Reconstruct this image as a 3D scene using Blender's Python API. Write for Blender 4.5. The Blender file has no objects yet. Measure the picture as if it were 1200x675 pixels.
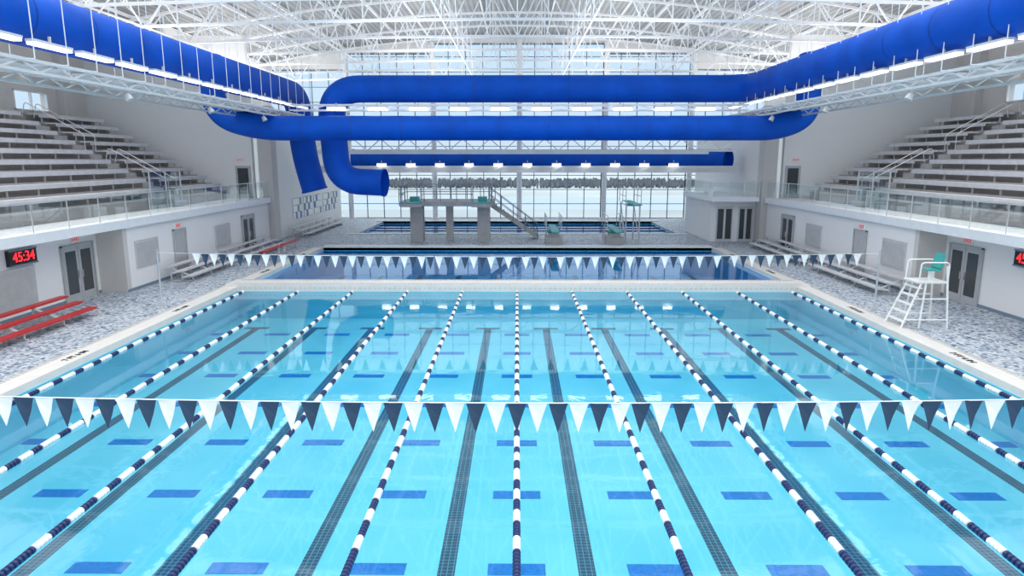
import bpy, math, random
from mathutils import Vector, Matrix
random.seed(4)
S=bpy.context.scene
C=bpy.context.collection
S.view_settings.view_transform='Standard'

# ------------------------------------------------------------ materials
MATS={}
def nodes(name):
    m=bpy.data.materials.new(name); m.use_nodes=True
    nt=m.node_tree; b=nt.nodes['Principled BSDF']
    return m,nt,b
def mat(name,col,rough=0.5,metal=0.0,var=0.06,scale=3.0,bump=0.0,bscale=40,emit=None,es=0,spec=0.5):
    m,nt,b=nodes(name)
    b.inputs['Roughness'].default_value=rough; b.inputs['Metallic'].default_value=metal
    b.inputs['Specular IOR Level'].default_value=spec
    tc=nt.nodes.new('ShaderNodeTexCoord'); n=nt.nodes.new('ShaderNodeTexNoise'); n.inputs['Scale'].default_value=scale
    n.inputs['Detail'].default_value=4
    r=nt.nodes.new('ShaderNodeValToRGB')
    r.color_ramp.elements[0].position=.3; r.color_ramp.elements[1].position=.7
    r.color_ramp.elements[0].color=tuple(c*(1-var) for c in col)+(1,)
    r.color_ramp.elements[1].color=tuple(min(1,c*(1+var)) for c in col)+(1,)
    nt.links.new(tc.outputs['Object'],n.inputs['Vector']); nt.links.new(n.outputs['Fac'],r.inputs['Fac'])
    nt.links.new(r.outputs['Color'],b.inputs['Base Color'])
    if bump:
        n2=nt.nodes.new('ShaderNodeTexNoise'); n2.inputs['Scale'].default_value=bscale
        bp=nt.nodes.new('ShaderNodeBump'); bp.inputs['Strength'].default_value=bump
        nt.links.new(tc.outputs['Object'],n2.inputs['Vector']); nt.links.new(n2.outputs['Fac'],bp.inputs['Height']); nt.links.new(bp.outputs['Normal'],b.inputs['Normal'])
    if emit:
        b.inputs['Emission Color'].default_value=emit+(1,); b.inputs['Emission Strength'].default_value=es
    MATS[name]=m
    return m
M_wall=mat('wall_paint',(0.84,0.83,0.82),.7,var=.008)
M_wall2=mat('stand_wall_paint',(0.68,0.64,0.60),.7,var=.01)
M_block=mat('beige_block',(0.62,0.59,0.56),.75,var=.015)
M_white=mat('white_steel',(0.86,0.87,0.88),.45,var=.03)
M_cat=mat('grey_white_steel',(0.66,0.67,0.68),.5,var=.04)
M_cop=mat('white_coping_tile',(0.74,0.72,0.68),.35,var=.04)
M_conc=mat('concrete',(0.46,0.45,0.44),.8,var=.08)
M_step=mat('grandstand_concrete',(0.37,0.35,0.34),.8,var=.06)
M_alum=mat('bench_aluminium',(0.64,0.64,0.65),.45,.0)
M_duct=mat('blue_duct_fabric',(0.002,0.09,0.55),.6,var=.14,scale=.8,bump=.12,bscale=2.5,spec=.18)
M_seam=mat('duct_seam',(0.002,0.05,0.32),.6)
M_red=mat('red_bench',(0.52,0.025,0.025),.4)
M_navy=mat('navy_plastic',(0.010,0.025,0.11),.35)
M_whp=mat('white_plastic',(0.86,0.86,0.84),.35,var=.03)
M_pnavy=mat('pennant_navy',(0.022,0.055,0.11),.6)
M_pwh=mat('pennant_white',(0.92,0.93,0.94),.6,var=.02)
M_mull=mat('mullion_grey',(0.18,0.25,0.32),.4)
M_louv=mat('louver_grey',(0.60,0.60,0.60),.5,.1)
M_door=mat('door_grey',(0.45,0.46,0.47),.5)
M_teal=mat('teal_plastic',(0.05,0.38,0.36),.4)
M_chrome=mat('stainless',(0.7,0.7,0.72),.3,.7)
M_dash=mat('blue_marker_tile',(0.003,0.18,0.58),.4,var=.2,scale=15)
M_lens=mat('lamp_lens',(1,1,1),.5,emit=(1,1,1),es=3.5)
M_lens2=mat('strip_lamp_lens',(1,1,1),.5,emit=(1,1,1),es=1.7)
M_led=mat('led_red',(0.8,0.02,0.02),.5,emit=(1,0.02,0.03),es=2.2)
M_sred=mat('sign_red',(0.7,0.02,0.02),.5,emit=(1,0.02,0.02),es=.25)
M_black=mat('black_panel',(0.012,0.012,0.014),.3)
M_dglass=mat('door_dark_glass',(0.06,0.07,0.075),.12)
M_grnd=mat('snowy_field',(0.36,0.40,0.41),.9,var=.25,scale=.02)
M_river=mat('river',(0.36,0.44,0.50),.3)
M_tree=mat('bare_trees',(0.12,0.14,0.16),.9,var=.2,scale=.3)
M_btile=mat('blue_wall_tile',(0.01,0.08,0.35),.3)

def checker(name,c1,c2,sc,rough=.4):
    m,nt,b=nodes(name); b.inputs['Roughness'].default_value=rough
    tc=nt.nodes.new('ShaderNodeTexCoord'); k=nt.nodes.new('ShaderNodeTexBrick'); k.offset=0; k.inputs['Scale'].default_value=sc
    k.inputs['Color1'].default_value=c1+(1,); k.inputs['Color2'].default_value=tuple(x*.8 for x in c1)+(1,); k.inputs['Mortar'].default_value=c2+(1,)
    k.inputs['Mortar Size'].default_value=.09; k.inputs['Brick Width'].default_value=1; k.inputs['Row Height'].default_value=1
    nt.links.new(tc.outputs['Object'],k.inputs['Vector']); nt.links.new(k.outputs['Color'],b.inputs['Base Color']); return m
M_lane=checker('lane_line_tile',(0.014,0.05,0.10),(0.11,0.26,0.36),10)

def tilepool(name,c1,c2):
    m,nt,b=nodes(name); b.inputs['Roughness'].default_value=.4
    tc=nt.nodes.new('ShaderNodeTexCoord')
    n=nt.nodes.new('ShaderNodeTexNoise'); n.inputs['Scale'].default_value=.5; n.inputs['Detail'].default_value=5
    r=nt.nodes.new('ShaderNodeValToRGB'); r.color_ramp.elements[0].position=.3; r.color_ramp.elements[1].position=.7
    r.color_ramp.elements[0].color=c1+(1,); r.color_ramp.elements[1].color=c2+(1,)
    nt.links.new(tc.outputs['Object'],n.inputs['Vector']); nt.links.new(n.outputs['Fac'],r.inputs['Fac'])
    nt.links.new(r.outputs['Color'],b.inputs['Base Color'])
    return m
M_pool=tilepool('pool_plaster_cyan',(0.14,0.61,0.78),(0.23,0.70,0.84))
M_pool2=tilepool('pool_plaster_blue',(0.03,0.54,0.95),(0.06,0.62,0.98))

m,nt,b=nodes('deck_mosaic'); b.inputs['Roughness'].default_value=.5
tc=nt.nodes.new('ShaderNodeTexCoord'); v=nt.nodes.new('ShaderNodeTexVoronoi'); v.inputs['Scale'].default_value=11
sp=nt.nodes.new('ShaderNodeSeparateColor'); r=nt.nodes.new('ShaderNodeValToRGB'); r.color_ramp.interpolation='CONSTANT'
els=[(0,(0.52,0.56,0.60)),(.30,(0.28,0.34,0.41)),(.5,(0.40,0.45,0.50)),(.68,(0.13,0.19,0.28)),(.8,(0.64,0.67,0.70)),(.94,(0.05,0.09,0.17))]
r.color_ramp.elements[0].color=els[0][1]+(1,); r.color_ramp.elements[1].position=.94; r.color_ramp.elements[1].color=els[5][1]+(1,)
for p,c in els[1:5]:
    e=r.color_ramp.elements.new(p); e.color=c+(1,)
nt.links.new(tc.outputs['Object'],v.inputs['Vector']); nt.links.new(v.outputs['Color'],sp.inputs['Color']); nt.links.new(sp.outputs[0],r.inputs['Fac']); nt.links.new(r.outputs['Color'],b.inputs['Base Color'])
M_deck=m
m,nt,b=nodes('roof_deck_metal'); b.inputs['Roughness'].default_value=.6
tc=nt.nodes.new('ShaderNodeTexCoord'); w=nt.nodes.new('ShaderNodeTexWave'); w.bands_direction='X'; w.inputs['Scale'].default_value=.8
r=nt.nodes.new('ShaderNodeValToRGB'); r.color_ramp.elements[0].color=(0.22,0.23,0.24,1); r.color_ramp.elements[1].color=(0.35,0.36,0.37,1)
nt.links.new(tc.outputs['Object'],w.inputs['Vector']); nt.links.new(w.outputs['Fac'],r.inputs['Fac']); nt.links.new(r.outputs['Color'],b.inputs['Base Color'])
M_roof=m
def water_mat(name,tint,ior,rough,wave=0,wscale=1.5):
    m=bpy.data.materials.new(name); m.use_nodes=True; nt=m.node_tree; nt.nodes.clear()
    o=nt.nodes.new('ShaderNodeOutputMaterial'); mx=nt.nodes.new('ShaderNodeMixShader'); t=nt.nodes.new('ShaderNodeBsdfTransparent'); g=nt.nodes.new('ShaderNodeBsdfGlossy'); f=nt.nodes.new('ShaderNodeFresnel')
    t.inputs['Color'].default_value=tint+(1,); g.inputs['Roughness'].default_value=rough; f.inputs['IOR'].default_value=ior
    g.inputs['Color'].default_value=(1,1,1,1)
    tc=nt.nodes.new('ShaderNodeTexCoord'); n=nt.nodes.new('ShaderNodeTexNoise'); n.inputs['Scale'].default_value=wscale; n.inputs['Detail'].default_value=3; n.inputs['Distortion'].default_value=.6
    bp=nt.nodes.new('ShaderNodeBump'); bp.inputs['Strength'].default_value=wave; bp.inputs['Distance'].default_value=.1
    nt.links.new(tc.outputs['Object'],n.inputs['Vector']); nt.links.new(n.outputs['Fac'],bp.inputs['Height'])
    nt.links.new(bp.outputs['Normal'],g.inputs['Normal']); nt.links.new(bp.outputs['Normal'],f.inputs['Normal'])
    nt.links.new(f.outputs[0],mx.inputs[0]); nt.links.new(t.outputs[0],mx.inputs[1]); nt.links.new(g.outputs[0],mx.inputs[2]); nt.links.new(mx.outputs[0],o.inputs['Surface'])
    return m
def glass_mat(name,tint,base,k):
    m=bpy.data.materials.new(name); m.use_nodes=True; nt=m.node_tree; nt.nodes.clear()
    o=nt.nodes.new('ShaderNodeOutputMaterial'); mx=nt.nodes.new('ShaderNodeMixShader'); t=nt.nodes.new('ShaderNodeBsdfTransparent'); g=nt.nodes.new('ShaderNodeBsdfGlossy'); f=nt.nodes.new('ShaderNodeLayerWeight')
    t.inputs['Color'].default_value=tint+(1,); g.inputs['Roughness'].default_value=0.02
    f.inputs['Blend'].default_value=.3
    p=nt.nodes.new('ShaderNodeMath'); p.operation='POWER'; p.inputs[1].default_value=4
    q=nt.nodes.new('ShaderNodeMath'); q.operation='MULTIPLY_ADD'; q.inputs[1].default_value=k; q.inputs[2].default_value=base
    nt.links.new(f.outputs['Facing'],p.inputs[0]); nt.links.new(p.outputs[0],q.inputs[0]); nt.links.new(q.outputs[0],mx.inputs[0])
    nt.links.new(t.outputs[0],mx.inputs[1]); nt.links.new(g.outputs[0],mx.inputs[2]); nt.links.new(mx.outputs[0],o.inputs['Surface'])
    return m
M_water=water_mat('pool_water_surface',(0.86,0.98,0.995),1.46,.03,.024,1.2)
M_glass=glass_mat('window_glass',(0.90,0.96,1.0),.03,.5)
M_rail=glass_mat('railing_glass',(0.86,0.94,0.95),.20,.4)

# ------------------------------------------------------------ mesh builder
class MB:
    def __init__(s): s.v=[]; s.f=[]; s.m=[]; s.mats=[]; s.sm=[]
    def mi(s,m):
        if m not in s.mats: s.mats.append(m)
        return s.mats.index(m)
    def add(s,vs,fs,m,smooth=False):
        o=len(s.v); s.v+= [tuple(x) for x in vs]; k=s.mi(m)
        for f in fs: s.f.append([o+i for i in f]); s.m.append(k); s.sm.append(smooth)
        return s
    def quadx(s,x,y0,y1,z0,z1,m): return s.add([(x,y0,z0),(x,y1,z0),(x,y1,z1),(x,y0,z1)],[(0,1,2,3)],m)
    def quady(s,y,x0,x1,z0,z1,m): return s.add([(x0,y,z0),(x1,y,z0),(x1,y,z1),(x0,y,z1)],[(0,1,2,3)],m)
    def box(s,x0,x1,y0,y1,z0,z1,m):
        x0,x1=min(x0,x1),max(x0,x1); y0,y1=min(y0,y1),max(y0,y1); z0,z1=min(z0,z1),max(z0,z1)
        return s.add([(x0,y0,z0),(x1,y0,z0),(x1,y1,z0),(x0,y1,z0),(x0,y0,z1),(x1,y0,z1),(x1,y1,z1),(x0,y1,z1)],
          [(0,3,2,1),(4,5,6,7),(0,1,5,4),(1,2,6,5),(2,3,7,6),(3,0,4,7)],m)
    def bar(s,a,b,w,h,m):
        a=Vector(a);b=Vector(b);d=(b-a).normalized(); up=Vector((0,0,1)) if abs(d.z)<.95 else Vector((0,1,0))
        x=d.cross(up).normalized(); y=x.cross(d)
        vs=[]
        for p in (a,b):
            for i,j in((-1,-1),(1,-1),(1,1),(-1,1)): vs.append(p+x*i*w/2+y*j*h/2)
        return s.add(vs,[(0,1,2,3),(7,6,5,4),(0,4,5,1),(1,5,6,2),(2,6,7,3),(3,7,4,0)],m)
    def cyl(s,a,b,r,m,n=10,r2=None,cap=True):
        a=Vector(a);b=Vector(b);d=(b-a).normalized(); up=Vector((0,0,1)) if abs(d.z)<.95 else Vector((0,1,0))
        x=d.cross(up).normalized(); y=x.cross(d); r2=r if r2 is None else r2
        vs=[]
        for p,rr in((a,r),(b,r2)):
            for i in range(n):
                t=2*math.pi*i/n; vs.append(p+x*math.cos(t)*rr+y*math.sin(t)*rr)
        fs=[(i,(i+1)%n,n+(i+1)%n,n+i) for i in range(n)]
        s.add(vs,fs,m,True)
        if cap: s.add(vs,[tuple(range(n-1,-1,-1)),tuple(range(n,2*n))],m)
        return s
    def tube(s,path,r,m,n=24):
        P=[Vector(p) for p in path]; vs=[]; x=None
        for i,p in enumerate(P):
            d=(P[min(i+1,len(P)-1)]-P[max(i-1,0)]).normalized()
            if x is None:
                up=Vector((0,0,1)) if abs(d.z)<.9 else Vector((1,0,0)); x=d.cross(up).normalized()
            else: x=(x-d*x.dot(d)).normalized()
            y=d.cross(x)
            for k in range(n):
                t=2*math.pi*k/n; vs.append(p+x*math.cos(t)*r+y*math.sin(t)*r)
        fs=[]
        for i in range(len(P)-1):
            for k in range(n): fs.append((i*n+k,i*n+(k+1)%n,(i+1)*n+(k+1)%n,(i+1)*n+k))
        return s.add(vs,fs,m,True)
    def done(s,name,parent=None,label=None,cat=None,kind=None,group=None,origin=None):
        V=[Vector(v) for v in s.v]
        if origin is None:
            if parent is not None: origin=WLOC[parent.name]
            else:
                xs=[v.x for v in V];ys=[v.y for v in V];zs=[v.z for v in V]
                origin=Vector(((min(xs)+max(xs))/2,(min(ys)+max(ys))/2,min(zs)))
        origin=Vector(origin)
        me=bpy.data.meshes.new(name); me.from_pydata([v-origin for v in V],[],s.f)
        for mm in s.mats: me.materials.append(mm)
        for p,k,sm in zip(me.polygons,s.m,s.sm): p.material_index=k; p.use_smooth=sm
        o=bpy.data.objects.new(name,me); C.objects.link(o)
        if parent is not None:
            o.parent=parent; o.location=origin-WLOC[parent.name]
        else: o.location=origin
        WLOC[o.name]=origin
        tag(o,label,cat,kind,group)
        return o
WLOC={}
def tag(o,label=None,cat=None,kind=None,group=None):
    if label:o['label']=label
    if cat:o['category']=cat
    if kind:o['kind']=kind
    if group:o['group']=group
def empty(name,loc,label,cat,group=None):
    o=bpy.data.objects.new(name,None); o.empty_display_size=.3; C.objects.link(o); o.location=loc; WLOC[o.name]=Vector(loc)
    tag(o,label,cat,None,group); return o
def dup(o,d,rotz=0):
    c=o.copy(); C.objects.link(c); c.location=o.location+Vector(d)
    if rotz: c.rotation_euler.z+=rotz
    WLOC[c.name]=Vector(c.location)
    for ch in o.children:
        k=ch.copy(); C.objects.link(k); k.parent=c
    return c
def fillet(pts,R,seg=10):
    P=[Vector(p) for p in pts]; out=[P[0]]
    for i in range(1,len(P)-1):
        a=(P[i-1]-P[i]); b=(P[i+1]-P[i]); la=min(R,a.length*.49); lb=min(R,b.length*.49); L=min(la,lb)
        p0=P[i]+a.normalized()*L; p2=P[i]+b.normalized()*L
        for k in range(seg+1):
            t=k/seg; out.append(p0*(1-t)**2*1+P[i]*2*t*(1-t)+p2*t*t)
    out.append(P[-1]); return out
def text_mesh(txt,size,mtl,name,parent,loc,xdir,ydir,label=None):
    cu=bpy.data.curves.new('t','FONT'); cu.body=txt; cu.size=size; cu.align_x='CENTER'; cu.align_y='CENTER'; cu.extrude=.006
    to=bpy.data.objects.new('t',cu); C.objects.link(to)
    dg=bpy.context.evaluated_depsgraph_get(); me=bpy.data.meshes.new_from_object(to.evaluated_get(dg))
    bpy.data.objects.remove(to)
    me.materials.clear(); me.materials.append(mtl)
    x=Vector(xdir);y=Vector(ydir);z=x.cross(y); R=Matrix((x,y,z)).transposed().to_4x4()
    me.transform(R)
    o=bpy.data.objects.new(name,me); C.objects.link(o); o.parent=parent; o.location=Vector(loc)-WLOC[parent.name]
    if label:o['label']=label
    return o

L=2.43; PW=12.45; ZD=0.2
# ------------------------------------------------------------ floor / pool
f=MB()
Y0=-2; Y1=66
def deck(y0,y1,x0,x1): f.box(x0,x1,y0,y1,-4,ZD,M_deck)
deck(Y0,6.9,-29,29); deck(6.9,43.5,-29,-PW-.75); deck(6.9,43.5,PW+.75,29)
deck(43.5,51.8,-29,29); deck(51.8,62.2,-29,-12.2); deck(51.8,62.2,12.2,29); deck(62.2,66,-29,29)
f.done('floor',kind='structure',label='blue and grey mosaic tiled pool deck')
def basin(y0,y1,hw,zf,mt):
    b=MB(); t=.3
    b.box(-hw,hw,y0,y1,zf-t,zf,mt)
    for sx in(-1,1): b.box(sx*hw,sx*(hw-.02),y0,y1,zf,.02,mt)
    b.box(-hw,hw,y0,y0+.02,zf,.02,mt); b.box(-hw,hw,y1-.02,y1,zf,.02,mt)
    return b
b=basin(6.9,29.7,PW,-1.2,M_pool)
for k in range(10):
    x=(-4.5+k)*L
    b.box(x-.15,x+.15,8.6,27.9,-1.2,-1.195,M_lane)
    b.box(x-.5,x+.5,27.7,28.0,-1.2,-1.194,M_lane)
    b.box(x-.5,x+.5,8.5,8.8,-1.2,-1.194,M_lane)
for i in range(8):
    y=8.05+i*2.68
    for k in range(11):
        x=(-5+k)*L; x0=max(x-.5,-PW+.05); x1=min(x+.5,PW-.05)
        b.box(x0,x1,y-.17,y+.17,-1.2,-1.194,M_dash)
b.done('pool_basin',label='pale cyan competition pool basin with dark lane lines and blue markers',cat='swimming pool')
b=basin(31.0,43.5,PW,-1.5,M_pool2)
for k in range(10):
    x=(-4.5+k)*L; b.box(x-.15,x+.15,31.5,43,-1.5,-1.49,M_lane)
for i in range(5):
    for k in range(11):
        x=(-5+k)*L; b.box(max(x-.5,-PW+.05),min(x+.5,PW-.05),32+i*2.68,32.35+i*2.68,-1.5,-1.49,M_dash)
b.done('diving_pool_basin',label='blue diving section of the pool beyond the bulkhead',cat='swimming pool')
b=basin(51.8,62.2,12.2,-1.2,M_pool2)
b.done('warm_up_pool_basin',label='blue warm-up pool basin near the window wall',cat='swimming pool')
def water(y0,y1,hw,label):
    w=MB(); w.add([(-hw,y0,0),(hw,y0,0),(hw,y1,0),(-hw,y1,0)],[(0,1,2,3)],M_water)
    return w.done('pool_water',label=label,cat='water')
water(6.92,29.68,PW-.02,'clear calm cyan water in the competition pool')
water(31.02,43.48,PW-.02,'clear blue water in the diving section')
water(51.82,62.18,12.18,'clear blue water in the warm-up pool')
def coping(name,label,x0,x1,y0,y1):
    c=MB(); c.box(x0,x1,y0,y1,-.6,ZD+.02,M_cop)
    return c.done(name,label=label,cat='pool edge',origin=((x0+x1)/2,(y0+y1)/2,-.6))
cl=coping('pool_coping','white tiled pool edge with depth markings',-PW-.75,-PW,6.9,43.5)
cr=coping('pool_coping','white tiled pool edge with depth markings',PW,PW+.75,6.9,43.5)
M_grate=checker('gutter_grate_slots',(0.66,0.65,0.62),(0.26,0.26,0.26),6)
for sx in(-1,1):
    g=MB(); g.box(sx*(PW+.58),sx*(PW+.72),7,43.4,ZD+.02,ZD+.03,M_grate)
    g.done('gutter_grate',parent=(cl if sx<0 else cr),label='slotted white gutter grate')
for y in(12.6,18.9,25.2,34,40):
    text_mesh('7 FT 6 IN',.26,M_black,'depth_marking',cl,(-PW-.28,y,ZD+.03),(0,1,0),(-1,0,0))
    text_mesh('7 FT 6 IN',.26,M_black,'depth_marking',cr,(PW+.28,y,ZD+.03),(0,-1,0),(1,0,0))
c=MB(); c.box(-PW,PW,43.5,44.1,-.6,ZD+.12,M_cop); c.done('pool_coping',label='white raised end wall of the diving section',cat='pool edge')
for (a,bb) in((51.2,51.8),(62.2,62.8)):
    c=MB(); c.box(-12.8,12.8,a,bb,-.5,ZD+.06,M_cop); c.done('pool_coping',label='white tiled edge of the warm-up pool',cat='pool edge')
b=MB(); b.box(-PW-.5,PW+.5,29.72,30.98,-1.1,.34,M_cop)
for i in range(112):
    x=-PW+.1+i*.222; b.box(x,x+.11,29.70,29.72,.15,.20,M_louv)
b.box(-PW-.2,PW+.2,29.82,29.95,.34,.35,M_grate); b.box(-PW-.2,PW+.2,30.75,30.88,.34,.35,M_grate)
b.done('pool_bulkhead',label='white movable bulkhead crossing the pool',cat='bulkhead')

# ------------------------------------------------------------ lane ropes
rp=MB(); y=7.0
def fcol(y):
    if y<9.3: return M_navy
    if y<13:
        return M_whp if int((y-9.3)/.38)%2==0 else M_navy
    k=(y-13)%.86
    return M_whp if k<.5 else M_navy
R=.062; n=10
while y<29.6:
    mt=fcol(y); vs=[];prof=[(0,.5),(.015,1),(.06,1),(.075,.5)]
    for dy,rr in prof:
        for k in range(n):
            t=2*math.pi*k/n; vs.append((math.cos(t)*R*rr,y+dy,math.sin(t)*R*rr+.02))
    fs=[(q*n+k,q*n+(k+1)%n,(q+1)*n+(k+1)%n,(q+1)*n+k) for q in range(3) for k in range(n)]+[tuple(range(n)),tuple(range(3*n,4*n))]
    rp.add(vs,fs,mt,False); y+=.09
rp.cyl((0,6.92,.02),(0,29.7,.02),.015,M_chrome,6)
rope=rp.done('lane_rope',label='navy and white float lane rope on the water',cat='lane rope',group='competition pool lane ropes',origin=(0,18,0))
for k in range(-5,6):
    if k==0: continue
    dup(rope,(k*L,0,0))
rp=MB()
x=-12.1; i=0
while x<12.1:
    rp.cyl((x,53.8,.03),(x+.1,53.8,.03),.05,M_navy,6); x+=.12;i+=1
w=rp.done('lane_rope',label='dark float rope across the warm-up pool',cat='lane rope',group='warm-up pool lane ropes')
for k in(1,2,3): dup(w,(0,k*2.1,0))

# ------------------------------------------------------------ pennants
def pen_mesh(mt):
    me=bpy.data.meshes.new('pennant'); w=.147;l=.47
    vs=[(-w,0,0),(w,0,0),(w*.5,.02,-l/2),(0,-.01,-l),(-w*.5,-.015,-l/2)]
    me.from_pydata(vs,[],[(0,4,2,1),(4,3,2)]); me.materials.append(mt); return me
PM=[pen_mesh(M_pnavy),pen_mesh(M_pwh)]
def pennants(Y,zc,ze,xa,xb,label,step):
    e=empty('pennant_line',(0,Y,ZD),label,'pennant flags','backstroke flag lines')
    def z(x): return zc+(ze-zc)*(x/13.5)**2
    s=MB(); pts=[(x*.5,Y,z(x*.5)) for x in range(-27,28)]
    s.tube(pts,.009,M_whp,6); s.done('cord',parent=e)
    for sx in(-1,1):
        p=MB(); p.cyl((sx*13.5,Y,ZD),(sx*13.5,Y,ze+.1),.035,M_chrome,10); p.cyl((sx*13.5,Y,ZD),(sx*13.5,Y,ZD+.05),.1,M_chrome,12); p.done('post',parent=e)
    n0=int(xa/step); n1=int(xb/step)
    for i in range(n0,n1+1):
        o=bpy.data.objects.new('pennant',PM[i%2]); C.objects.link(o); o.parent=e; x=i*step
        o.location=(x,0,z(x)-ZD); o.rotation_euler.z=random.uniform(-.12,.12)
pennants(9.75,2.2,2.45,-13.2,13.2,'navy and white triangular pennants on a cord above the near lanes',.31)
pennants(25.3,2.2,2.35,-12.2,12.8,'navy and white triangular pennants on a cord before the bulkhead',.325)

# ------------------------------------------------------------ walls & stands
YE=46.0
def zr(x): return 16.9-2.6*(x/24)**2
for s,nm in((-1,'left'),(1,'right')):
    off=-.3 if s<0 else -.6
    w=MB()
    yc=28.8+off
    w.box(s*17.75,s*18.1,Y0,yc,ZD,3.0,M_wall)
    w.box(s*16.6,s*18.1,yc,yc+.3,ZD,3.0,M_block)
    w.box(s*16.6,s*16.9,yc+.3,YE-.35,ZD,3.0,M_wall)
    w.box(s*17.73,s*17.75,Y0,yc,ZD,ZD+.12,M_mull)
    w.box(s*16.58,s*16.6,yc,YE-.35,ZD,ZD+.12,M_mull)
    w.done('wall_lower_'+nm,kind='structure',label='painted lower wall below the spectator balcony')
    b=MB(); b.box(s*16.45,s*29,Y0,YE-.35,3.0,3.25,M_wall); b.box(s*16.40,s*16.45,Y0,YE-.35,2.95,3.3,M_white)
    b.done('floor_balcony_'+nm,kind='structure',label='balcony slab with white fascia')
    b=MB(); b.box(s*17.6,s*28.6,YE,YE+.4,0.2,13.6,M_wall); b.done('wall_end_'+nm,kind='structure',label='light painted wall ending the spectator stand')
    wy0,wy1,wz0,wz1=(39.3,42.1,8.55,9.65)
    if s>0: wy0,wy1=38.1,40.9; wz0,wz1=9.0,10.0
    b=MB(); X0,X1=s*28.2,s*28.6
    b.box(X0,X1,Y0,wy0,3.2,14,M_wall2); b.box(X0,X1,wy1,YE,3.2,14,M_wall2); b.box(X0,X1,wy0,wy1,3.2,wz0,M_wall2); b.box(X0,X1,wy0,wy1,wz1,14,M_wall2)
    b.done('wall_back_'+nm,kind='structure',label='beige wall behind the spectator seats')
    b=MB()
    for a in(wy0,(wy0+wy1)/2-.03,wy1-.06): b.box(s*28.15,s*28.3,a,a+.06,wz0,wz1,M_white)
    for a in(wz0,wz1-.06): b.box(s*28.15,s*28.3,wy0,wy1,a,a+.06,M_white)
    b.quadx(s*28.25,wy0,wy1,wz0,wz1,M_glass)
    b.done('window_%d'%(7 if s<0 else 8),kind='structure',label='small high window behind the stand')
    for yy in(20.5,25.8,31.1,36.4,43.0):
        b=MB(); b.box(s*27.75,s*28.2,yy,yy+.5,8.35,13.4,M_block)
        b.done('building_column',label='beige square column against the stand wall',cat='column',group='stand wall columns')
    b=MB(); b.box(s*16.9,s*17.3,YE+.75,Y1-.2,ZD,7.5,M_wall); b.box(s*16.9,s*23.3,YE+.4,Y1-.2,7.5,7.8,M_wall); b.box(s*23,s*23.4,YE+.4,Y1-.2,7.8,14.4,M_wall)
    b.done('wall_far_side_'+nm,kind='structure',label='white side wall beside the far pool')
    b=MB(); b.box(s*16.2,s*17.1,YE-.3,YE+.7,ZD,9.2,M_block); b.box(s*16.15,s*17.15,YE-.34,YE+.74,ZD,ZD+.15,M_mull)
    b.done('building_column',label='square grey column at the end of the balcony',cat='column')
    ya=37.2+off*.6
    g=MB()
    for i in range(10):
        for (a,bb) in((14,ya+.1),(ya+1.3,YE-1.4)):
            g.box(s*(18.9+.9*i),s*27.7,a,bb,3.25+.5*i if i else 3.25,3.8+.5*i,M_step)
            g.box(s*(18.88+.9*i),s*(18.95+.9*i),a,bb,3.72+.5*i,3.81+.5*i,M_conc)
    g.box(s*19,s*27.7,ya,ya+1.4,3.25,3.3,M_step)
    g.done('grandstand_steps',label='grey concrete stepped spectator grandstand',cat='grandstand')
    for (a,bb) in((14.0,ya-.0),(ya+1.4,YE-1.6)):
        pr=None
        for i in range(9):
            if pr is None:
                x=s*(18.9+.35); z=3.8
                q=MB(); q.box(x-.15,x+.15,a,bb,z+.40,z+.46,M_alum); q.box(x+s*.32-.12,x+s*.32+.12,a,bb,z+.40,z+.45,M_alum)
                q.box(x-s*.18,x-s*.14,a,bb,z+.26,z+.46,M_alum)
                yy=a+.4
                while yy<bb: q.box(x-.03,x+.03,yy,yy+.06,z,z+.40,M_alum); yy+=1.8
                pr=q.done('bleacher_bench',label='long aluminium spectator bench on concrete step',cat='bench',group='grandstand benches')
            else: dup(pr,(s*.9*i,0,.5*i))
    q=MB()
    for i in range(18): q.box(s*(18.45+.45*i),s*(18.9+.45*i),ya+.15,ya+1.25,3.31,3.55+.25*i,M_conc)
    q.done('aisle_stairs',label='grey concrete aisle stairs through the stand',cat='stairs')
    for yy in(ya+.25,ya+1.15):
        for P_ in ([(18.9,3.6),(18.9,4.7),(22.0,6.4),(22.2,5.6)],[(23.2,6.2),(23.2,7.1),(26.2,8.8),(26.4,8.0)]):
            q=MB()
            q.tube(fillet([(s*a,yy,c) for a,c in P_],.2,5),.022,M_chrome,8)
            q.done('aisle_handrail',label='stainless steel aisle handrail',cat='handrail',group='aisle handrails')
    yy=ya-2.2
    q=MB(); q.quadx(s*18.61,yy,yy+3.2,3.25,5.2,M_rail)
    for a in(yy,yy+1.6,yy+3.2): q.box(s*18.58,s*18.64,a-.03,a+.03,3.25,5.2,M_chrome)
    q.box(s*18.58,s*18.64,yy,yy+3.2,5.16,5.2,M_chrome)
    q.done('glass_screen',label='clear glass screen at the foot of the aisle',cat='glass screen')
    e=empty('glass_railing',(s*16.55,20,3.3),'clear glass balcony railing with steel posts','railing','balcony railings')
    h=MB(); h.box(s*16.53,s*16.57,8,YE-.4,4.32,4.35,M_chrome); h.done('handrail',parent=e)
    h=MB(); h.quadx(s*16.55,8.05,9.85,3.36,4.30,M_rail); gp=h.done('glass_panel',parent=e)
    h=MB(); h.box(s*16.54,s*16.57,7.985,8.015,3.3,4.32,M_chrome); po=h.done('post',parent=e)
    for i in range(1,20):
        for o in(gp,po):
            k=o.copy(); C.objects.link(k); k.location=o.location+Vector((0,1.9*i,0))
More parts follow.
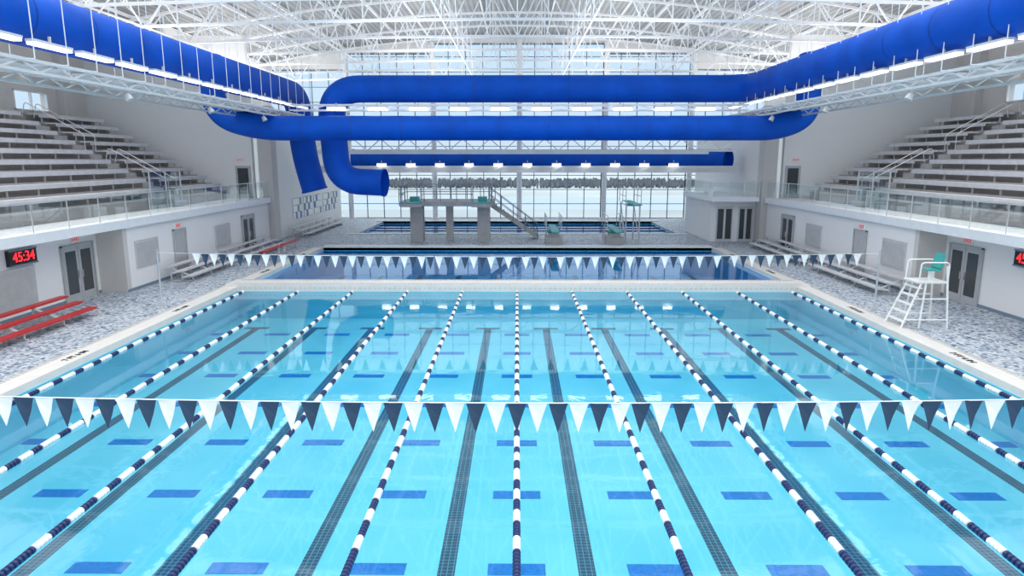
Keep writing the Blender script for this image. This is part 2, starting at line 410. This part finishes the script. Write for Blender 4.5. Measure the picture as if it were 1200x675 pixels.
    def door(n,y0,y1,X,dbl=True,glass=True,h=2.2):
        d=MB(); t=.06
        d.box(X-s*.02,X-s*.10,y0-t,y0,ZD,ZD+h+t,M_door); d.box(X-s*.02,X-s*.10,y1,y1+t,ZD,ZD+h+t,M_door); d.box(X-s*.02,X-s*.10,y0-t,y1+t,ZD+h,ZD+h+t,M_door)
        L_=[(y0,(y0+y1)/2),((y0+y1)/2,y1)] if dbl else [(y0,y1)]
        for a,c in L_:
            d.box(X-s*.02,X-s*.06,a+.01,c-.01,ZD,ZD+h,M_door)
            if glass: d.box(X-s*.06,X-s*.07,a+.16,c-.16,ZD+.3,ZD+h-.2,M_dglass)
            d.box(X-s*.07,X-s*.12,(c-.13) if a==y0 else a+.09,(c-.09) if a==y0 else a+.13,ZD+.9,ZD+1.2,M_chrome)
        d.done('door_%d'%n,kind='structure',label='grey door in the lower wall')
    nb=1 if s<0 else 5
    door(nb,26.5+off,28.4+off,s*17.75)
    door(nb+1,33.0+off,34.1+off,s*16.6,False,False)
    door(nb+2,41.0,42.8,s*16.6,True,True)
    def louver(y0,y1,z0,z1,X):
        l=MB(); l.box(X,X-s*.06,y0,y1,z0,z1,M_louv)
        zz=z0+.08
        while zz<z1-.08: l.box(X-s*.06,X-s*.09,y0+.06,y1-.06,zz,zz+.04,M_louv); zz+=.09
        l.done('wall_louver',label='grey slatted ventilation louver on the wall',cat='vent',group='wall louvers')
    if s<0:
        louver(22.2,24.6,.5,2.0,-17.75)
    louver(29.6+off,31.5+off,1.1,2.3,s*16.6); louver(37.2,39.2,1.0,2.2,s*16.6)
    def exit_sign(x,y,z,facecam):
        d=MB()
        if facecam: d.box(x-.22,x+.22,y-.05,y,z-.12,z+.12,M_whp)
        else: d.box(x,x-s*.05,y-.26,y+.26,z-.13,z+.13,M_whp)
        o=d.done('exit_sign',label='white exit sign with red letters on the wall',cat='exit sign')
        if facecam: text_mesh('EXIT',.2,M_sred,'lettering',o,(x,y-.06,z),(1,0,0),(0,0,1))
        else: text_mesh('EXIT',.23,M_sred,'lettering',o,(x-s*.06,y,z),(0,-s,0),(0,0,1))
    exit_sign(s*17.75,27.4+off,2.65,False); exit_sign(s*16.6,33.5+off,2.6,False); exit_sign(s*18.4,YE,5.75,True)
    d=MB(); d.box(s*17.75,s*18.75,YE-.06,YE,3.25,5.35,M_door); d.box(s*17.9,s*18.6,YE-.08,YE-.06,3.5,5.2,M_dglass); d.done('door_%d'%(9 if s<0 else 10),kind='structure',label='dark door onto the balcony')
    ty=24.0 if s<0 else 23.4
    d=MB(); d.box(s*17.75,s*17.6,ty-.68,ty+.68,2.10,2.66,M_black)
    d.box(s*17.6,s*17.58,ty-.70,ty+.70,2.62,2.68,M_mull); d.box(s*17.6,s*17.58,ty-.70,ty+.70,2.08,2.14,M_mull)
    o=d.done('digital_timer',label='black pace clock with red digits reading 45:34',cat='clock')
    text_mesh('45:34',.50,M_led,'digits',o,(s*17.585,ty,2.38),(0,-s,0),(0,0,1))
    pl=None
    for i in range(6):
        if pl is None:
            d=MB(); d.cyl((s*28.05,23.3,10.6),(s*28.05,23.3,10.9),.13,M_cat,12); d.cyl((s*28.05,23.3,10.56),(s*28.05,23.3,10.6),.11,M_lens,12); d.box(s*28.05,s*28.2,23.27,23.33,10.7,10.8,M_cat)
            pl=d.done('wall_light',label='small cylindrical wall light behind the stand',cat='wall light',group='stand wall lights')
        else: dup(pl,(0,3.4*i,0))

b=MB(); b.box(13.3,16.9,47,47.3,ZD,3.0,M_wall); b.box(13.3,13.6,47.3,54,ZD,3.0,M_wall); b.box(13.3,16.9,47.3,54,2.95,3.0,M_wall)
b.done('wall_block_right',kind='structure',label='white walled room beneath the balcony corner')
b=MB(); b.box(13.0,16.15,45.9,54,3.0,3.3,M_white); b.done('floor_balcony_corner',kind='structure',label='white balcony slab over the corner room')
for i,(a,c) in enumerate(((13.65,14.75),(15.15,16.1))):
    d=MB(); d.box(a,c,46.92,47,ZD,2.6,M_louv)
    for k in range(2):
        xx=a+.08+k*(c-a)/2; d.box(xx,xx+(c-a)/2-.16,46.9,46.92,ZD+.2,2.45,M_dglass)
    d.done('door_%d'%(11+i),kind='structure',label='grey glazed double doors')
e=empty('glass_railing',(15,45.95,3.3),'clear glass railing around the balcony corner','railing','balcony railings')
h=MB(); h.box(13.0,16.2,45.92,45.98,4.3,4.35,M_chrome); h.box(13.0,13.06,45.98,54,4.3,4.35,M_chrome); h.done('handrail',parent=e)
h=MB(); h.quady(45.95,13.05,16.2,3.36,4.28,M_rail); h.done('glass_panel',parent=e)
h=MB(); h.quadx(13.03,46.0,54,3.36,4.28,M_rail); h.done('glass_panel',parent=e)
for x in(13.03,14.1,15.1,16.12):
    h=MB(); h.box(x-.03,x+.03,45.92,45.98,3.3,4.3,M_chrome); h.done('post',parent=e)
for (k,y) in enumerate((51.5,54.2,56.9,59.6,62.3)):
    d=MB()
    d.box(-16.9,-16.88,y,y+2.1,1.3,2.88,M_mull)
    for a in range(4):
        for c in range(3):
            d.box(-16.88,-16.86,y+a*.52+.02,y+a*.52+.5,1.32+c*.52,1.8+c*.52,[M_btile,M_whp,M_mull][(a*2+c+k)%3 if (a+c)%2 else 1])
    d.done('tile_panel',label='blue and white checkered tile panel on the wall',cat='wall panel',group='checkered wall panels')

# ------------------------------------------------------------ far glazing
cols=[-24,-16,-8,0,8,16,24]
for i in range(6):
    x0,x1=cols[i],cols[i+1]; zt=min(zr(x0),zr(x1))-.35
    w=MB()
    xx=x0
    while xx<x1+.01:
        w.box(xx-.035,xx+.035,65.9,66.05,ZD,zt,M_mull); xx+=1.6
    zz=ZD
    while zz<zt: w.box(x0,x1,65.92,66.03,zz,zz+.06,M_mull); zz+=1.35
    w.box(x0,x1,65.9,66.05,zt-.12,zt,M_mull)
    w.quady(65.98,x0,x1,ZD,zt,M_glass)
    w.done('window_%d'%(i+1),kind='structure',label='tall grid of window panes in the far wall')
w=MB(); N=24
for i in range(N*2):
    x0=-28+i*56/(2*N); x1=x0+56/(2*N); 
    c0=[ (min(zr(cols[j]),zr(cols[j+1]))-.35) for j in range(6) if cols[j]<=(x0+x1)/2<=cols[j+1]]
    zb=c0[0] if c0 else .2
    w.add([(x0,65.95,zb),(x1,65.95,zb),(x1,65.95,zr(x1)),(x0,65.95,zr(x0))],[(0,1,2,3)],M_wall)
w.done('wall_far',kind='structure',label='white gable wall above the windows')
for x in cols[1:-1]:
    c=MB(); c.cyl((x+.2,65.3,ZD),(x+.2,65.3,zr(x)-.3),.24,M_white,16); c.cyl((x+.2,65.3,ZD),(x+.2,65.3,ZD+.08),.4,M_white,16)
    c.done('window_wall_column',label='round white steel column before the window wall',cat='column',group='window wall columns')

# ------------------------------------------------------------ roof
YR=34
r=MB(); N=28
vs=[];fs=[]
for i in range(N+1):
    x=-28.7+57.4*i/N
    for y in(YR,66.4): vs.append((x,y,zr(x)))
for i in range(N): fs.append((2*i,2*i+1,2*i+3,2*i+2))
r.add(vs,fs,M_roof); r.done('ceiling',kind='structure',label='grey corrugated metal roof deck')
bot=lambda x:13.1-.5*(x/24)**2
top=lambda x:zr(x)-.4
t=MB(); n=34; prev=None
for i in range(n+1):
    x=-28+56*i/n
    a=(x,0,top(x)); c=(x,0,bot(x))
    if prev:
        t.bar(prev[0],a,.14,.14,M_white); t.bar(prev[1],c,.14,.14,M_white)
        t.bar(prev[0] if i%2 else prev[1], c if i%2 else a,.07,.07,M_white)
    if i%2==0: t.bar(a,c,.06,.06,M_white)
    prev=(a,c)
tr=t.done('roof_truss',label='white painted steel roof truss spanning the hall',cat='roof truss',group='roof trusses')
tr.location.y=23
for j in range(1,9): dup(tr,(0,5.1*j,0))
for i in range(21):
    x=-26+i*2.6
    t=MB(); z=zr(x)-.17
    t.bar((x,22,z),(x,65.8,z),.10,.2,M_white); t.done('roof_purlin',label='white steel roof purlin under the deck',cat='purlin',group='roof purlins')
for x in(-20,-12,-4,4,12,20):
    t=MB(); zt=zr(x)-.5; zb=bot(x)
    t.bar((x,22,zb),(x,65,zb),.08,.08,M_white)
    y=23
    while y<61:
        t.bar((x,y,zb),(x,y+2.55,zt),.055,.055,M_white); t.bar((x,y+2.55,zt),(x,y+5.1,zb),.055,.055,M_white); y+=5.1
    t.done('roof_bracing',label='white diagonal steel bracing between trusses',cat='roof bracing',group='roof bracing')

# ------------------------------------------------------------ ducts
def duct(path,r,label,rings,R=2.0):
    d=MB(); P=fillet(path,R,12); d.tube(P,r,M_duct,28)
    for a,b in rings:
        d.cyl(a,b,r+.012,M_seam,28,cap=False)
    for e0,e1 in((P[0],P[1]),(P[-1],P[-2])):
        dr=(Vector(e1)-Vector(e0)).normalized(); d.cyl(e0,Vector(e0)+dr*.12,r+.04,M_duct,28,cap=False)
        d.cyl(Vector(e0)+dr*.5,Vector(e0)+dr*.55,r-.02,M_duct,28)
    return d.done('air_duct',label=label,cat='air duct')
ringsY=lambda X,Z,a,b,st:[((X,a+i*st,Z),(X,a+i*st+.04,Z)) for i in range(int((b-a)/st))]
ringsX=lambda Y,Z,a,b,st:[((a+i*st,Y,Z),(a+i*st+.04,Y,Z)) for i in range(int((b-a)/st))]
duct([(-14,4,9.75),(-14,45,9.75),(-13.9,45.2,6.2),(-13.3,45.2,3.75)],.8,'large blue fabric duct along the hall turning down',ringsY(-14,9.75,6,43,2.75),1.8)
duct([(13.6,4,9.85),(13.6,41.6,9.85),(-11.1,41.6,9.85),(-10.8,41.6,4.5),(-7.9,41.2,4.4)],.78,'large blue fabric duct crossing the hall and turning down',ringsY(13.6,9.85,6,39,2.75)+ringsX(41.6,9.85,-8,11,2.75),1.9)
duct([(-17.6,40.8,11.5),(-17.3,40.0,8.3),(-14.6,39.3,7.5),(14.6,39.3,7.5),(16.3,39.6,8.2),(16.6,40.4,11.5)],.68,'blue fabric duct crossing the hall below the lights',ringsX(39.3,7.5,-12,13,2.75),1.5)
duct([(-12.8,54,5.75),(14.3,54,5.75),(15.9,52.4,5.72)],.78,'blue fabric duct near the window wall with open end',ringsX(54,5.75,-12,12,2.75),1.2)

# ------------------------------------------------------------ catwalks & lights
def lamp_proto(x,y,z,hl=.5,w=.15,t=.14,ml=None,label='white hall floodlight with a bright lens'):
    e=empty('flood_light',(x,y,z),label,'light fixture','hall floodlights')
    b=MB(); b.box(x-w-.01,x+w+.01,y-hl-.03,y+hl+.03,z,z+.07,M_cat); b.box(x-.03,x+.03,y-.03,y+.03,z+.07,z+.25,M_cat); b.done('housing',parent=e)
    l=MB(); l.box(x-w,x+w,y-hl,y+hl,z-t,z,ml or M_lens); l.done('lens',parent=e); return e
for s in(-1,1):
    e=empty('catwalk',(s*15,25,8.4),'grey steel lighting catwalk hung beneath the blue duct','catwalk')
    m_=MB()
    for x in(13.5,15.7):
        m_.box(s*(x-.05),s*(x+.05),5,45.5,8.44,8.54,M_cat)
        m_.box(s*(x-.04),s*(x+.04),5,45.5,8.14,8.22,M_cat)
        y=5
        while y<45: m_.bar((s*x,y,8.2),(s*x,y+.75,8.48),.045,.045,M_cat); m_.bar((s*x,y+.75,8.48),(s*x,y+1.5,8.2),.045,.045,M_cat); y+=1.5
    m_.bar((s*15.7,5,9.4),(s*15.7,45.5,9.4),.04,.04,M_cat)
    y=5
    while y<45.5: m_.bar((s*13.5,y,8.45),(s*15.7,y,8.45),.07,.07,M_cat); y+=1.1
    m_.done('frame',parent=e)
    m_=MB(); m_.box(s*14.2,s*15.6,5,45.5,8.46,8.49,M_cat); m_.done('walkway',parent=e)
    for i in range(27):
        y=8+i*1.4
        m_=MB(); m_.cyl((s*13.05,y,8.47),(s*13.05,y,12.9),.017,M_white,6); m_.cyl((s*13.05,y,8.47),(s*13.5,y,8.47),.017,M_white,6); m_.done('hanger_rod',parent=e)
        if i%2==0:
            m_=MB(); m_.cyl((s*15.7,y,8.5),(s*15.7,y,12.7),.017,M_white,6); m_.done('hanger_rod',parent=e)
    p=lamp_proto(s*13.25,16.0,8.95,.8,.12,.08,M_lens2)
    for i in range(1,14): dup(p,(0,2.1*i,0))
    fl=None
    for i in range(4):
        if fl is None:
            b=MB(); b.cyl((s*13.5,18,7.82),(s*13.6,18,8.02),.14,M_louv,14,r2=.09); b.cyl((s*13.6,18,8.02),(s*13.55,18,8.15),.03,M_louv,8)
            fl=b.done('spot_light',label='grey round spotlight hung below the catwalk',cat='spotlight',group='catwalk spotlights')
        else: dup(fl,(0,6.5*i,0))
def beam(Y,z,x0,x1,h,label,xs,hl,dz=0,solid=False,w=.15):
    e=empty('light_bridge',(0,Y,z),label,'light bridge')
    b=MB()
    for zz in(z,z+h): 
        for yy in(Y-.3,Y+.3): b.bar((x0,yy,zz),(x1,yy,zz),.07,.07,M_white)
    if solid: b.box(x0,x1,Y-.1,Y+.1,z-.05,z+h+.05,M_white)
    x=x0;k=0
    while x<x1-.1:
        x2=min(x+1.1,x1); b.bar((x,Y-.3,z if k%2 else z+h),(x2,Y-.3,z+h if k%2 else z),.05,.05,M_white); x=x2;k+=1
    b.done('frame',parent=e)
    pr=None
    for x in xs:
        if pr is None:
            pr=lamp_proto(x,Y-.5,z+dz,hl)
            for ch in pr.children: ch.rotation_euler.z=math.pi/2
            x_0=x
        else: dup(pr,(x-x_0,0,0))
beam(40.5,8.55,-13,13.2,.3,'white steel light bridge between the crossing ducts',[-10.3+2.33*i for i in range(10)],.5,.12)
beam(51.6,4.85,-16.5,16.5,.4,'white steel light bridge near the window wall',[-10+2.15*i for i in range(11)],.32,.6,True)
b=MB()
b.box(-16.1,14.0,50.95,51.05,6.15,6.45,M_white)
for z in(6.4,7.25): b.bar((-16.1,51,z),(16.1,51,z),.14,.14,M_white)
for i in range(32): b.bar((-16+i,51,6.4 if i%2 else 7.25),(-15+i,51,7.25 if i%2 else 6.4),.07,.07,M_white)
b.done('window_truss',label='white horizontal truss before the window wall',cat='truss')

# ------------------------------------------------------------ deck bleachers
def bleacher(s,y0,y1,xf,mt,label,rows=3,dz=.2,dx=.5,z0=.25):
    e=empty('deck_bleacher',(s*(xf+.5),(y0+y1)/2,ZD),label,'bleacher')
    for i in range(rows):
        x=xf+i*dx; z=ZD+z0+i*dz
        b=MB(); b.box(s*x,s*(x+.29),y0,y1,z,z+.07,mt); b.done('seat_plank',parent=e)
        if i:
            b=MB(); b.box(s*(x-.27),s*(x-.04),y0,y1,z-.24,z-.20,M_alum); b.done('foot_plank',parent=e)
    y=y0+.3
    while y<y1:
        b=MB()
        for i in range(rows):
            x=xf+.13+i*dx; b.bar((s*x,y,ZD),(s*x,y,ZD+z0+i*dz),.05,.05,M_alum)
        b.bar((s*(xf+.13),y,ZD+z0-.03),(s*(xf+.13+(rows-1)*dx),y,ZD+z0+(rows-1)*dz-.03),.05,.05,M_alum)
        b.bar((s*(xf),y,ZD+.03),(s*(xf+.2+(rows-1)*dx),y,ZD+.03),.05,.05,M_alum)
        b.done('frame',parent=e); y+=1.9
bleacher(-1,18.4,24.2,15.3,M_red,'red three-row bench bleacher by the wall')
bleacher(-1,31.0,36.2,15.0,M_alum,'aluminium low bleacher by the wall')
bleacher(-1,37.0,44.0,15.0,M_alum,'aluminium low bleacher with red trim by the wall')
bleacher(1,28.0,35.0,15.0,M_alum,'aluminium low bleacher by the wall')
bleacher(1,36.0,44.0,15.0,M_alum,'aluminium low bleacher by the wall')
bleacher(-1,49,60,15.1,M_alum,'aluminium low bleacher beside the far pool')
for (y0,y1) in((38,41),(41.4,44.4)):
    b=MB(); b.box(-14.5,-14.2,y0,y1,ZD+.42,ZD+.48,M_red)
    for y in(y0+.3,y1-.3): b.bar((-14.35,y,ZD),(-14.35,y,ZD+.42),.06,.25,M_alum)
    b.done('red_bench',label='low red bench on the deck',cat='bench',group='red deck benches')

# ------------------------------------------------------------ lifeguard chair
cx,cy=13.85,22.9
e=empty('lifeguard_chair',(cx,cy,ZD),'tall white lifeguard chair with teal seat on the deck','lifeguard chair')
for yy in(-.45,.45):
    for (xb,xt,zt) in((-.95,-.35,1.75),(-.35,-.2,1.75),(.6,.45,2.3)):
        b=MB(); b.cyl((cx+xb,cy+yy*1.1,ZD),(cx+xt,cy+yy*.85,zt),.035,M_whp,8); b.done('leg',parent=e)
for i in range(5):
    t=(i+.7)/5.6; xb=-.95+.6*t; z=ZD+1.6*t
    b=MB(); b.box(cx+xb-.04,cx+xb+.12,cy-.44,cy+.44,z,z+.035,M_whp); b.done('rung',parent=e)
b=MB(); b.box(cx-.5,cx+.5,cy-.42,cy+.42,1.72,1.78,M_whp); b.done('platform',parent=e)
b=MB(); b.box(cx-.08,cx+.34,cy-.28,cy+.28,2.12,2.17,M_teal); b.done('seat',parent=e,label='teal seat')
b=MB(); b.cyl((cx+.13,cy,1.78),(cx+.13,cy,2.12),.06,M_whp,10); b.done('seat_post',parent=e)
b=MB(); b.add([(cx+.30,cy-.28,2.2),(cx+.30,cy+.28,2.2),(cx+.42,cy+.26,2.68),(cx+.42,cy-.26,2.68),(cx+.33,cy-.28,2.17),(cx+.33,cy+.28,2.17),(cx+.45,cy+.26,2.68),(cx+.45,cy-.26,2.68)],[(0,1,2,3),(7,6,5,4),(0,3,7,4),(1,5,6,2),(3,2,6,7),(0,4,5,1)],M_teal); b.done('backrest',parent=e,label='teal backrest')
for yy in(-.4,.4):
    b=MB(); b.tube(fillet([(cx-.45,cy+yy,1.76),(cx-.42,cy+yy,2.42),(cx+.5,cy+yy,2.42),(cx+.5,cy+yy,1.76)],.12,4),.025,M_whp,8); b.done('side_rail',parent=e)
for yy in(-.5,.5):
    b=MB(); b.cyl((cx-.85,cy+yy,ZD+.3),(cx+.56,cy+yy,ZD+.3),.025,M_whp,8); b.done('brace',parent=e)
    b=MB(); b.cyl((cx-.6,cy+yy*.9,ZD+1.0),(cx+.5,cy+yy*.9,ZD+1.0),.025,M_whp,8); b.done('brace',parent=e)

# ------------------------------------------------------------ diving tower
e=empty('diving_tower',(-4.7,47.2,ZD),'grey concrete diving tower with railings and stairs','diving tower')
for x,w_ in((-6.9,.85),(-4.7,.5),(-2.3,.85)):
    b=MB(); b.box(x-w_/2,x+w_/2,46.8+(0 if w_>.6 else .8),47.8,ZD,2.65,M_conc); b.done('pier',parent=e)
b=MB(); b.box(-8.0,-1.6,46.4,50.0,2.65,2.95,M_conc); b.box(-7.6,-6.3,44.8,46.4,2.7,2.95,M_conc); b.box(-3.0,-1.7,44.8,46.4,2.7,2.95,M_conc); b.done('platform',parent=e)
for x in(-6.95,-2.35):
    b=MB(); b.box(x-.6,x+.6,44.75,46.2,2.95,2.99,M_teal); b.done('platform_mat',parent=e,label='teal non-slip mat')
    b=MB(); b.box(x-.3,x+.3,46.3,46.9,2.95,3.3,M_teal); b.done('pedestal',parent=e,label='teal pedestal')
def rail(pts,parent,z,h=1.05,m_=M_chrome):
    b=MB()
    for k in(.5,1.0): 
        for a,c in zip(pts[:-1],pts[1:]): b.cyl((a[0],a[1],a[2]+h*k),(c[0],c[1],c[2]+h*k),.026,m_,6)
    for a,c in zip(pts[:-1],pts[1:]):
        n=max(1,int((Vector(c)-Vector(a)).length/1.0))
        for i in range(n+1):
            p=Vector(a).lerp(Vector(c),i/n); b.cyl(p,p+Vector((0,0,h)),.026,m_,6)
    b.done('railing',parent=parent)
rail([(-6.3,44.9,2.95),(-6.3,46.5,2.95),(-3.0,46.5,2.95),(-3.0,44.9,2.95)],e,0,m_=M_mull)
rail([(-7.6,44.9,2.95),(-7.6,46.5,2.95),(-8.0,46.5,2.95),(-8.0,50,2.95),(-1.6,50,2.95)],e,0,m_=M_mull)
rail([(-1.7,44.9,2.95),(-1.7,46.4,2.95)],e,0,m_=M_mull)
b=MB()
for i in range(13):
    b.box(-2.0+i*.27,-1.72+i*.27,48.5,49.7,2.75-.205*i,2.82-.205*i,M_conc)
for y in(48.5,49.65): b.bar((-2.0,y,2.7),(1.5,y,ZD+.1),.06,.25,M_conc)
b.done('stairs',parent=e)
rail([(-2.0,48.45,2.8),(1.45,48.45,ZD)],e,0,m_=M_mull); rail([(-2.0,49.75,2.8),(1.45,49.75,ZD)],e,0,m_=M_mull)
def springboard(x,h,label):
    e=empty('springboard',(x,46,ZD),label,'springboard')
    b=MB(); b.box(x-.55,x+.55,44.9,46.6,ZD,ZD+.5,M_conc); b.box(x-.35,x+.35,45.2,46.4,ZD+.5,h-.25,M_conc); b.done('base',parent=e)
    b=MB(); b.cyl((x-.4,45.6,h-.15),(x+.4,45.6,h-.15),.12,M_teal,12); b.done('fulcrum',parent=e,label='teal fulcrum')
    b=MB(); b.box(x-.25,x+.25,43.2,48.2,h,h+.06,M_teal); b.done('board',parent=e,label='teal diving board')
    for sx in(-1,1): rail([(x+sx*.5,45.3,h),(x+sx*.5,48.2,h)],e,0,.9)
    b=MB()
    for sx in(-1,1):
        b.cyl((x+sx*.4,48.2,h),(x+sx*.4,48.2+h*.35,ZD),.03,M_chrome,8); b.cyl((x+sx*.4,47.6,h),(x+sx*.4,47.6,ZD),.03,M_chrome,8)
    n=int(h/.28)
    for i in range(1,n): t=i/n; b.cyl((x-.4,48.2+h*.35*(1-t),ZD+(h-ZD)*t),(x+.4,48.2+h*.35*(1-t),ZD+(h-ZD)*t),.025,M_chrome,6)
    b.done('ladder',parent=e)
springboard(2.45,1.2,'low springboard with concrete base and teal board')
springboard(6.5,1.2,'low springboard with concrete base and teal board')
e=empty('springboard',(7.9,47,ZD),'high springboard on open steel stand with teal board','springboard')
h=2.9;x=7.7
b=MB()
for sx in(-1,1):
    for y in(45.6,48.0): b.cyl((x+sx*.45,y,ZD),(x+sx*.45,y,h),.05,M_chrome,8)
    b.cyl((x+sx*.45,45.6,ZD+.2),(x+sx*.45,48.0,h-.2),.035,M_chrome,8)
    b.cyl((x+sx*.45,45.6,h-.1),(x+sx*.45,48.0,h-.1),.05,M_chrome,8)
b.done('stand',parent=e)
b=MB(); b.box(x-.25,x+.25,43.6,48.4,h,h+.06,M_teal); b.done('board',parent=e,label='teal diving board')
b=MB(); b.cyl((x-.45,45.7,h-.08),(x+.45,45.7,h-.08),.1,M_teal,12); b.done('fulcrum',parent=e,label='teal fulcrum')
for sx in(-1,1): rail([(x+sx*.5,45.5,h),(x+sx*.5,48.4,h)],e,0,.95)

# ------------------------------------------------------------ outdoors
b=MB(); b.box(-900,900,66.6,2500,-4,-3,M_grnd); b.done('outdoor_ground',label='pale snowy field outside the windows',cat='ground')
b=MB(); b.box(-400,400,120,160,-3,-2.98,M_river); b.done('river',label='pale grey river beyond the field',cat='river')
b=MB()
for i in range(3200):
    x=random.uniform(-150,150); y=random.uniform(210,250); h=random.uniform(1.4,2.5)
    b.cyl((x,y,-3),(x,y,-3+h),.3,M_tree,4,r2=.08); b.cyl((x,y,-3+h*.3),(x+random.uniform(-.5,.5),y,-3+h*.9),h*.22,M_tree,5,r2=h*.12)
b.done('tree_line',label='distant low row of bare brown trees',cat='trees',kind='stuff')

# ------------------------------------------------------------ lights
def area(x,y,z,sx,sy,p,col=(1,1,1),up=False):
    l=bpy.data.lights.new('added_uplight','AREA'); l.shape='RECTANGLE'; l.size=sx; l.size_y=sy; l.energy=p; l.color=col
    o=bpy.data.objects.new('added_uplight',l); C.objects.link(o); o.location=(x,y,z)
    if up: o.rotation_euler.x=math.pi
    return o
for y in(38,46,53,61):
    for x in(-19,-6.5,6.5,19):
        area(x,y,10.8,6,6,350,(1,.99,.97),up=True)  # added fill uplights with no fixtures, brighten the roof and far hall
wd=bpy.data.worlds.new('World'); S.world=wd; wd.use_nodes=True; nt=wd.node_tree; bg=nt.nodes['Background']
tc=nt.nodes.new('ShaderNodeTexCoord'); sx=nt.nodes.new('ShaderNodeSeparateXYZ'); r=nt.nodes.new('ShaderNodeValToRGB')
r.color_ramp.elements[0].position=0; r.color_ramp.elements[0].color=(0.60,0.71,0.81,1); r.color_ramp.elements[1].position=.75; r.color_ramp.elements[1].color=(2.25,2.25,2.27,1)
e=r.color_ramp.elements.new(.22); e.color=(0.54,0.71,0.88,1)
e=r.color_ramp.elements.new(.42); e.color=(0.95,1.02,1.1,1)
nt.links.new(tc.outputs['Generated'],sx.inputs[0]); nt.links.new(sx.outputs['Z'],r.inputs['Fac']); nt.links.new(r.outputs['Color'],bg.inputs['Color']); bg.inputs['Strength'].default_value=1.2

# ------------------------------------------------------------ camera
cd=bpy.data.cameras.new('Camera'); cd.sensor_width=36; cd.lens=24; cd.clip_end=3000
co=bpy.data.objects.new('Camera',cd); C.objects.link(co); co.location=(0,0,5.8)
co.rotation_euler=(math.radians(90-10.7),0,math.radians(.43)); S.camera=co
